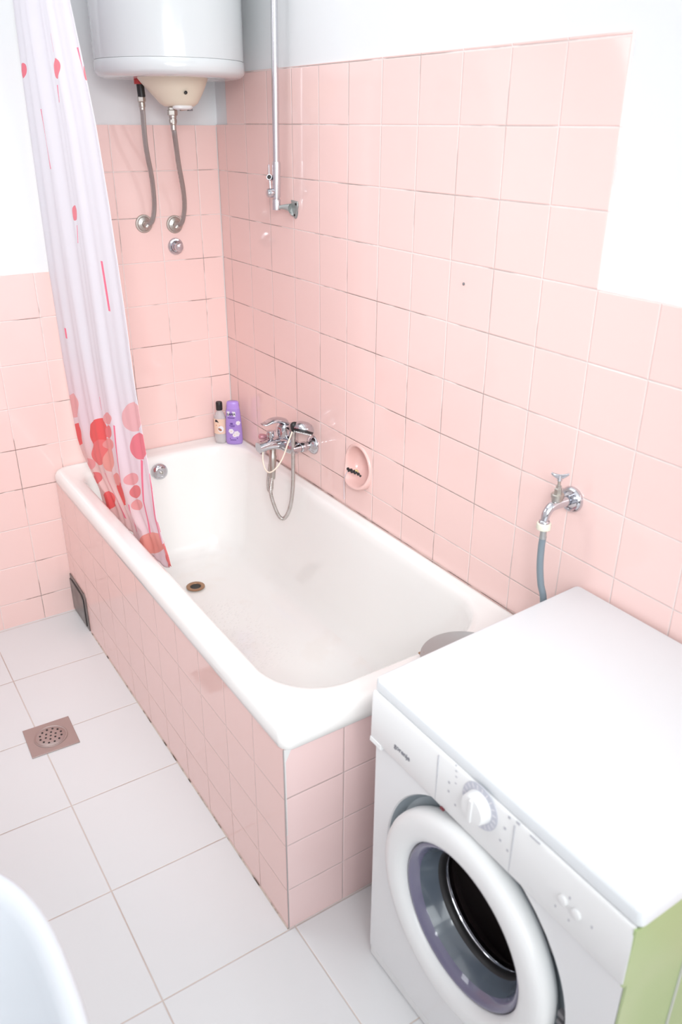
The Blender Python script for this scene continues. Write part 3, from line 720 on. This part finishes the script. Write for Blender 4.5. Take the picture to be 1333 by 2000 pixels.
# carcass, open at the front
bm = BM()
prism(bm, [(WX0 + .004, WY1, .012), (WX0 + .004, WY1, .744), (WX1, WY1 + .02, .744), (WX1, WY1 + .02, .012)], (0, -.012, 0))
box(bm, WX1 - .012, WX1, WY0 + .002, WY1 + .008, .012, .744); box(bm, WX0 + .004, WX1, WY0 + .002, WY1 - .002, .012, .03)
obj('cabinet', bm, M['washer'], wm, smooth=False)
g = obj('side_panel', prism(BM(), [(WX0, WY0 - .0015, .012), (WX0, WY0 - .0015, ZF - .004), (FXX + .001, WY0 - .0015, ZF - .002), (FXX + .002, WY0 - .0015, .7455), (WX1, WY0 - .0015, .7455), (WX1, WY0 - .0015, .012)], (0, .004, 0)), M['green'], wm, smooth=False); g['label'] = 'side panel with painted green reflection'
bm = BM(); tube(bm, [(-.446, WY0 - .002, .014), (-.446, WY0 - .002, .742)], .003, 8)
obj('side_moulding', bm, M['green_bead'], g)
# front sheet with a round opening
import bisect
def front_ring(x, ry0, ry1, rz0, rz1, angs):
    out = []
    for a in angs:
        c, s_ = math.cos(a), math.sin(a); ks = []
        if c > 1e-6: ks.append((ry1 - DC.y) / c)
        if c < -1e-6: ks.append((ry0 - DC.y) / c)
        if s_ > 1e-6: ks.append((rz1 - DC.z) / s_)
        if s_ < -1e-6: ks.append((rz0 - DC.z) / s_)
        k = min(ks); out.append((x, DC.y + c * k, DC.z + s_ * k))
    return out
cor = [math.atan2(b - DC.z, a - DC.y) % (2 * PI) for a in (WY0, WY1) for b in (.03, ZF)]
angs = sorted([2 * PI * i / 96 for i in range(96) if min(abs(2 * PI * i / 96 - c) for c in cor) > .02] + cor)
def circ(x, r, dz=0): return [(x, DC.y + r * math.cos(a), DC.z + dz + min(r * math.sin(a), 9)) for a in angs]
def circ_c(x, r):   # clipped by the fascia
    return [(x, DC.y + r * math.cos(a), min(DC.z + r * math.sin(a), ZF - .002)) for a in angs]
fx = WX0
bm = BM(); loft(bm, [front_ring(fx + .03, WY0 + .003, WY1, .03, ZF, angs), front_ring(fx + .004, WY0 + .003, WY1, .03, ZF, angs), front_ring(fx, WY0 + .004, WY1 - .004, .034, ZF, angs), circ_c(fx, .237), circ_c(fx + .003, .2345)], False, False)
fs = obj('front_panel', bm, M['washer'], wm, auto=30)
bm = BM(); loft(bm, [circ_c(fx + .0028, .235), circ_c(fx + .010, .232), circ_c(fx + .022, .224), circ_c(fx + .026, .205), circ_c(fx + .030, .150)], False, False)
o = obj('door_recess', bm, M['recess'], fs, auto=40); o['label'] = 'blue-grey painted-shade recess around the door'
bm = BM(); box(bm, fx + .002, fx + .02, WY0 + .004, WY1 - .004, .004, .034)
obj('plinth', bm, M['plastic'], wm, bev=.002)
for a in (WY0 + .05, WY1 - .05):
    for b in (WX0 + .06, WX1 - .06): obj('foot', lathe(BM(), [(.02, 0), (.022, .004), (.012, .014)], (b, a, 0), n=20), M['black'], wm)
# lid
lid = [(WX0 - .004, WY0 - .004), (WX0 - .004, WY1 + .002), (WX1 + .004, WY1 + .032), (WX1 + .004, WY0 - .004)]
def inset_ring(z, d, r=.012):
    out = []
    cx = sum(p[0] for p in lid) / 4; cy = sum(p[1] for p in lid) / 4
    n = len(lid)
    for i in range(n):
        p = Vector((*lid[i], 0)); a = (Vector((*lid[i - 1], 0)) - p).normalized(); b = (Vector((*lid[(i + 1) % n], 0)) - p).normalized()
        p = p + a * d + b * d
        for k in range(6):
            t_ = k / 5; q0 = p + a * r * (1 - t_) ** 2 * 1.0 + b * r * t_ ** 2
            out.append((q0.x, q0.y, z))
    return out
bm = BM(); loft(bm, [inset_ring(.7475, .003), inset_ring(.7485, .0005), inset_ring(.751, 0), inset_ring(.768, .0005), inset_ring(.7725, .002), inset_ring(.775, .006)])
obj('lid', bm, M['washer_top'], wm, auto=40)
# fascia
FXX = WX0 - .011
bm = BM(); prism(bm, [(WX0 + .02, WY1 + .001, ZF), (FXX + .004, WY1 + .001, ZF - .004), (FXX, WY1 + .001, ZF + .004), (FXX + .002, WY1 + .001, .740), (FXX + .006, WY1 + .001, .7455), (WX0 + .02, WY1 + .001, .7455)], (0, WY0 - WY1 - .002, 0))
fa = obj('control_panel', bm, M['plastic'], wm, bev=.002, smooth=True)
bm = BM(); prism(bm, [(WX0 + .01, WY1 + .001, ZF + .002), (FXX + .003, WY1 + .0015, ZF - .012), (FXX - .002, WY1 + .001, ZF - .006), (FXX - .001, WY1 + .001, ZF + .004)], (0, -.035, 0))
obj('drawer_grip', bm, M['plastic'], fa, bev=.001)
def fp(u, v, dx=0): return at(u, v, 'x', FXX + .001 + dx)
def strip(pts, w, h, name, mt, par, dx=-.0004):
    for (u, v) in pts:
        p = fp(u, v); obj(name, box(BM(), p.x + dx - .0004, p.x + dx + .001, p.y - w / 2, p.y + w / 2, p.z - h / 2, p.z + h / 2), mt, par, smooth=False)
for yy in (-2.012, -2.196): obj('panel_joint', box(BM(), FXX - .0002, FXX + .002, yy - .0004, yy + .0004, ZF + .004, .738), M['light_print'], fa, smooth=False)
dlc = fp(938, 1574)
bm = BM(); lathe(bm, [(.041, -.0002), (.041, .0012), (.030, .0014)], dlc, (-1, 0, .02), 60)
dl = obj('dial_scale', bm, mat('pale violet grey print', (.60, .61, .68), .4), fa); dl['label'] = 'grey violet dial scale'
bm = BM()
for i in range(20):
    a = 2 * PI * i / 20 + .1; c = dlc + Vector((-.0016, .0355 * math.cos(a), .0355 * math.sin(a)))
    rad = Vector((0, math.cos(a), math.sin(a))); tg = Vector((0, -math.sin(a), math.cos(a)))
    prism(bm, [c - rad * .004 - tg * .0009, c + rad * .004 - tg * .0009, c + rad * .004 + tg * .0009, c - rad * .004 + tg * .0009], (-.0004, 0, 0))
obj('dial_mark', bm, M['white_label'], dl, smooth=False)
bm = BM(); lathe(bm, [(.0285, .0), (.0285, .004), (.0265, .016), (.024, .0195), (.018, .0205)], dlc, (-1, 0, .02), 50)
box(bm, dlc.x - .0235, dlc.x - .018, dlc.y - .003, dlc.y + .003, dlc.z - .022, dlc.z + .022)
kb = obj('dial', bm, M['plastic'], dl, auto=30); kb['label'] = 'white programme dial'
strip([(892, 1495), (892, 1506), (892, 1517), (891, 1530)], .0035, .0016, 'indicator_mark', M['light_print'], fa)
strip([(878, 1528), (877, 1545), (890, 1572), (996, 1597), (987, 1618), (978, 1641), (992, 1661)], .004, .004, 'button_symbol', M['light_print'], fa)
strip([(1013, 1608)], .007, .004, 'panel_symbol', M['light_print'], fa)
strip([(1046, 1640)], .020, .0022, 'caption', M['light_print'], fa)
rd = fp(866, 1567); bm = BM(); box(bm, rd.x - .003, rd.x + .002, rd.y - .0045, rd.y + .0045, ZF - .0035, ZF + .002)
o = obj('energy_mark', bm, M['dark_red'], fa, bev=.0008); o['label'] = 'dark red mark at the panel edge'
for (u, v) in ((1101, 1757), (1127, 1785)):
    p = fp(u, v); o = obj('push_button', lathe(BM(), [(.0085, 0), (.0088, .001), (.0085, .0035), (.007, .0045)], p, (-1, 0, 0), 30), M['plastic'], fa)
    o['label'] = 'white round push button'
strip([(1086, 1769), (1112, 1797), (1114, 1754), (1157, 1811)], .0028, .0045, 'button_mark', M['light_print'], fa)
# door
X0 = -.588
def dring(prof, n=96): 
    return [[(x, DC.y + r * math.cos(2 * PI * i / n), DC.z + r * math.sin(2 * PI * i / n)) for i in range(n)] for r, x in prof]
bm = BM(); loft(bm, dring([(.198, -.566), (.2095, -.574), (.2135, -.584), (.2145, -.596), (.2130, -.606), (.2090, -.613), (.2015, -.6175), (.190, -.6195), (.174, -.619), (.164, -.616), (.1570, -.610), (.1540, -.602), (.1535, -.592)]), False, False)
dr = obj('door', bm, M['plastic'], wm, auto=70)
bm = BM(); loft(bm, dring([(.1536, -.593), (.1515, -.6005), (.149, -.6025), (.144, -.601), (.138, -.594), (.1335, -.584)]), False, False)
obj('glass_rim', bm, M['glass_violet'], dr, auto=70)
bm = BM(); loft(bm, dring([(.1336, -.585), (.131, -.578), (.127, -.566), (.1235, -.555), (.121, -.549)]), False, False)
obj('glass_bowl', bm, M['glass_grey'], dr, auto=70)
bm = BM(); loft(bm, dring([(.1212, -.550), (.118, -.546), (.116, -.540), (.1165, -.532)]), False, False)
obj('rubber_gasket', bm, M['black'], wm, auto=70)
bm = BM(); loft(bm, dring([(.1165, -.533), (.1135, -.5355), (.1115, -.532), (.1115, -.522)]), False, False)
obj('drum_rim', bm, M['chrome'], wm, auto=70)
bm = BM(); loft(bm, dring([(.1116, -.524), (.135, -.50), (.20, -.46), (.22, -.40), (.22, -.12), (.19, -.10), (.05, -.095)]), False, True)
for i in range(3):
    a = 2 * PI * i / 3 + .6; c = Vector((0, math.cos(a), math.sin(a))); tg = Vector((0, -math.sin(a), math.cos(a)))
    b0 = Vector((-.40, DC.y, DC.z)) + c * .219
    prism(bm, [b0 - tg * .03, b0 + tg * .03, b0 + tg * .008 - c * .05, b0 - tg * .008 - c * .05], (.27, 0, 0))
obj('drum', bm, M['drum_dark'], wm, auto=40)
bm = BM()
pts = [Vector((-.634, DC.y - .172 * math.cos(a) * 1.0, DC.z + .172 * math.sin(a))) for a in [0]]
hp_ = []
for i in range(9):
    t_ = i / 8; a = math.radians(180 + 6 + 22 * t_); r = .2125 - .042 * math.sin(PI * t_ * .62 + .0); hp_.append(Vector((-.619 + .012 * (1 - min(1, (.2140 - r) / .018)), DC.y + r * math.cos(a), DC.z + r * math.sin(a))))
tube(bm, hp_, .0012, 6); o = obj('handle_groove', bm, M['light_print'], dr)
for a, b in ((.018, .028), (0, .008)): obj('latch_slot', box(BM(), fx + .004, fx + .014, DC.y - .2300, DC.y - .2165, DC.z + a, DC.z + b), M['seam'], fs, smooth=False)
# small dark latch slots along the recess edge near the fascia
for k in range(3):
    bm = BM(); a = math.radians(122 + 9 * k); a2 = math.radians(127 + 9 * k); R1, R2 = .2290, .2325
    q = [Vector((fx + .0045, DC.y + R * math.cos(A2), min(DC.z + R * math.sin(A2), ZF - .004))) for R, A2 in ((R1, a), (R2, a), (R2, a2), (R1, a2))]
    prism(bm, q, (-.001, 0, 0)); obj('recess_slot', bm, M['seam'], fs, smooth=False)
# maker's lettering
def lettering(txt, size, origin, xdir, ydir, mt, par, name='lettering', ext=.0004, bold=0):
    cu_ = bpy.data.curves.new(name, 'FONT'); cu_.body = txt; cu_.size = size; cu_.extrude = ext; cu_.align_x = 'CENTER'; cu_.align_y = 'CENTER'; cu_.offset = bold
    tmp = bpy.data.objects.new(name + '_tmp', cu_); C.objects.link(tmp)
    dg = bpy.context.evaluated_depsgraph_get(); me = bpy.data.meshes.new_from_object(tmp.evaluated_get(dg)); bpy.data.objects.remove(tmp)
    xd, yd = Vector(xdir).normalized(), Vector(ydir).normalized(); zd = xd.cross(yd)
    mm_ = Matrix.Identity(4)
    for i in range(3): mm_[i][0], mm_[i][1], mm_[i][2] = xd[i], yd[i], zd[i]; mm_[i][3] = (Vector(origin) - wloc(par))[i]
    me.transform(mm_); me.materials.clear(); me.materials.append(mt)
    o = bpy.data.objects.new(name, me); C.objects.link(o); o.parent = par; return o
lettering('gorenje', .0155, fp(786, 1469) + Vector((-.0008, 0, 0)), (0, -1, 0), (0, 0, 1), M['grey_print'], fa, bold=.0002)

# ------------------------------------------------------------------ bottles in the corner
def bottle_body(c, secs, yaw, n=36):
    """secs: (half width, half depth, z)"""
    ca, sa = math.cos(yaw), math.sin(yaw); rings = []
    for w, d, z in secs:
        rings.append([(c.x + w * math.cos(a) * ca - d * math.sin(a) * sa, c.y + w * math.cos(a) * sa + d * math.sin(a) * ca, z) for a in [2 * PI * k / n for k in range(n)]])
    return rings
RIMZ = .5885
YAW = math.radians(-33)
def patch(c, yaw, w, d, th0, th1, z0, z1, off=.0006, n=12, taper=0):
    """curved label following the elliptical bottle front, between angles"""
    ca, sa = math.cos(yaw), math.sin(yaw); bm = BM(); r0, r1 = [], []
    for k in range(n + 1):
        a = math.radians(th0 + (th1 - th0) * k / n)
        for L, z, wf in ((r0, z0, 1), (r1, z1, 1 - taper)):
            ww, dd = w * wf + off, d + off
            L.append((c.x + ww * math.cos(a) * ca - dd * math.sin(a) * sa, c.y + ww * math.cos(a) * sa + dd * math.sin(a) * ca, z))
    loft(bm, [r0, r1], False, False, closed=False); return bm
B2 = Vector((-.048, -.112, 0)); z0 = RIMZ
sb = thing('shampoo_bottle', 'purple shampoo bottle with white flower print on the tub rim corner', 'bottle', (B2.x, B2.y, z0))
W2 = lambda h: .0325 - .009 * max(0, (h - .03) / .14) ** 1.6
secs = [(.028, .0135, z0), (.031, .0165, z0 + .004)] + [(W2(h), .0175 - .004 * max(0, (h - .03) / .14), z0 + h) for h in (.012, .03, .05, .07, .09, .11, .125, .138)] + [(.0245, .014, z0 + .142)]
obj('body', loft(BM(), bottle_body(B2, secs, YAW)), M['purple'], sb, auto=60)
secs = [(.0243, .0137, z0 + .1405), (.0246, .0142, z0 + .144), (.0236, .0140, z0 + .160), (.0222, .013, z0 + .168), (.018, .010, z0 + .171)]
obj('cap', loft(BM(), bottle_body(B2, secs, YAW)), M['purple_cap'], sb, auto=60)
fn = Vector((math.sin(YAW), -math.cos(YAW), 0)); xr = Vector((math.cos(YAW), math.sin(YAW), 0))
def on(cx, h, lift=.0182): return B2 + Vector((0, 0, z0 + h)) + xr * cx + fn * (lift - .5 * (cx ** 2) / .04)
bm = BM(); lp = [on(a, b, .0168) for a, b in ((-.0215, .1145), (.0105, .1135), (.0105, .1325), (-.0215, .1335))]; prism(bm, lp, fn * .0008)
lb = obj('brand_label', bm, M['white_label'], sb, smooth=False)
lettering('SANA', .0125, on(-.0055, .1232, .0180), xr, (0, 0, 1), M['print_black'], lb, bold=.0002)
for cx, h, w, hh in ((-.006, .1085, .026, .003), (-.004, .078, .022, .002), (-.002, .074, .016, .0016), (.0, .026, .03, .004), (-.002, .020, .022, .003), (-.006, .086, .010, .006)):
    q = [on(cx + a * w / 2, h + b * hh / 2, .0186) for a, b in ((-1, -1), (1, -1), (1, 1), (-1, 1))]; obj('print', prism(BM(), q, fn * .0005), M['print_purple'], sb, smooth=False)
def flower(cx, h, r, seed):
    bm = BM(); rnd_ = random.Random(seed)
    for k in range(6):
        a = 2 * PI * k / 6 + rnd_.random() * .3; c = on(cx + r * .55 * math.cos(a), h + r * .55 * math.sin(a), .0186)
        pp = [c + xr * r * .5 * math.cos(t_) + Vector((0, 0, r * .5 * math.sin(t_))) for t_ in [2 * PI * i / 12 for i in range(12)]]
        prism(bm, pp, fn * (.0006 + .0001 * k))
    return bm
for cx, h, r in ((.019, .088, .0085), (.012, .045, .0115), (-.008, .056, .010), (.004, .040, .008)):
    f = obj('flower_print', flower(cx, h, r, h), M['petal'], sb, smooth=False)
    c = on(cx, h, .0196); obj('flower_centre', prism(BM(), [c + xr * .002 * math.cos(t_) + Vector((0, 0, .002 * math.sin(t_))) for t_ in [2 * PI * i / 10 for i in range(10)]], fn * .0006), M['yellow'], f, smooth=False)

B1 = Vector((-.086, -.072, 0))
cb = thing('lotion_bottle', 'clear bottle with black cap and peach label beside the purple bottle', 'bottle', (B1.x, B1.y, z0))
secs = [(.019, .015, z0), (.0225, .018, z0 + .004), (.0235, .019, z0 + .03), (.0235, .019, z0 + .085), (.022, .018, z0 + .105), (.016, .014, z0 + .118), (.010, .010, z0 + .128), (.0095, .0095, z0 + .138)]
obj('body', loft(BM(), bottle_body(B1, secs, YAW)), M['clear'], cb, auto=60)
obj('cap', lathe(BM(), [(.0118, z0 + .132), (.0125, z0 + .134), (.0125, z0 + .160), (.011, z0 + .164), (.006, z0 + .165)], (B1.x, B1.y, 0), n=28), M['black'], cb)
lb = obj('label', patch(B1, YAW, .0235, .019, -165, -15, z0 + .040, z0 + .100), M['peach_label'], cb)
fn1, q1 = fn, xr
def on1(cx, h, lift=.0198): return B1 + Vector((0, 0, z0 + h)) + xr * cx + fn * (lift - 18 * cx ** 2)
bm = BM(); prism(bm, [on1(a, b) for a, b in ((-.016, .088), (-.002, .086), (-.007, .094), (-.012, .098), (-.016, .096))], fn * .0005)
obj('leaf_logo', bm, M['print_black'], lb, smooth=False)
obj('print', prism(BM(), [on1(a, b) for a, b in ((-.014, .073), (.002, .070), (.002, .0745), (-.014, .0775))], fn * .0005), M['orange_print'], lb, smooth=False)
obj('white_disc', prism(BM(), [on1(.004 + .011 * math.cos(t_), .060 + .013 * math.sin(t_), .0200) for t_ in [2 * PI * i / 20 for i in range(20)]], fn * .0004), M['white_label'], lb, smooth=False)
obj('almond_print', prism(BM(), [on1(.001 + .007 * math.cos(t_), .0585 + .0055 * math.sin(t_) - .003 * math.cos(t_), .0208) for t_ in [2 * PI * i / 16 for i in range(16)]], fn * .0004), M['brown_print'], lb, smooth=False)

# ------------------------------------------------------------------ grey tin on the near end of the tub
GC = Vector((-.243, -1.692, .594))
g = thing('metal_tray', 'round grey metal tray on the near tub rim, half hidden by the washing machine', 'tray', GC)
obj('dish', lathe(BM(), [(.086, .0), (.088, .002), (.102, .013), (.105, .0145), (.1065, .013), (.107, .0155), (.1055, .0165), (.101, .015), (.077, .004), (.02, .003)], GC, (0, 0, 1), 64), M['tin'], g)
bm = BM(); q = GC + Vector((-.074, .074, .013)); box(bm, q.x - .006, q.x + .006, q.y - .004, q.y + .004, q.z - .003, q.z + .0015)
o = obj('rust_patch', bm, M['brass'], g, bev=.001)

# ------------------------------------------------------------------ washbasin at the lower left
bs = thing('washbasin', 'white porcelain washbasin rim in the lower left foreground', 'washbasin', (-1.52, -2.10, .80))
def sup(cx, cy, a, b, z, n=96, e=2.6):
    out = []
    for k in range(n):
        t_ = 2 * PI * k / n; c, s_ = math.cos(t_), math.sin(t_)
        x_ = cx + a * math.copysign(abs(c) ** (2 / e), c); out.append((max(x_, LX + .004), cy + b * math.copysign(abs(s_) ** (2 / e), s_), z))
    return out
bx, by = -1.515, -2.115
rings = [sup(bx, by, .13, .14, .60), sup(bx, by, .20, .22, .66), sup(bx, by, .245, .275, .73), sup(bx, by, .262, .295, .770), sup(bx, by, .268, .302, .786), sup(bx, by, .2695, .3035, .794), sup(bx, by, .268, .302, .8), sup(bx, by, .263, .297, .8035), sup(bx, by, .255, .289, .8035),
         sup(bx, by, .246, .280, .800), sup(bx, by, .240, .272, .790), sup(bx, by, .232, .262, .770), sup(bx, by, .205, .225, .72), sup(bx, by, .16, .17, .68), sup(bx, by, .08, .08, .665), sup(bx, by, .025, .025, .663)]
bm = BM(); loft(bm, rings)
obj('basin', bm, M['porcelain'], bs, auto=180)
obj('drain', lathe(BM(), [(.024, .663), (.024, .666), (.016, .665)], (bx, by, 0), n=30), M['chrome'], bs)
bm = BM(); loft(bm, [sup(bx - .03, by, .10, .10, 0, 40), sup(bx - .03, by, .085, .085, .05, 40), sup(bx - .03, by, .075, .08, .3, 40), sup(bx - .03, by, .09, .10, .61, 40)])
obj('pedestal', bm, M['porcelain'], bs, auto=60)
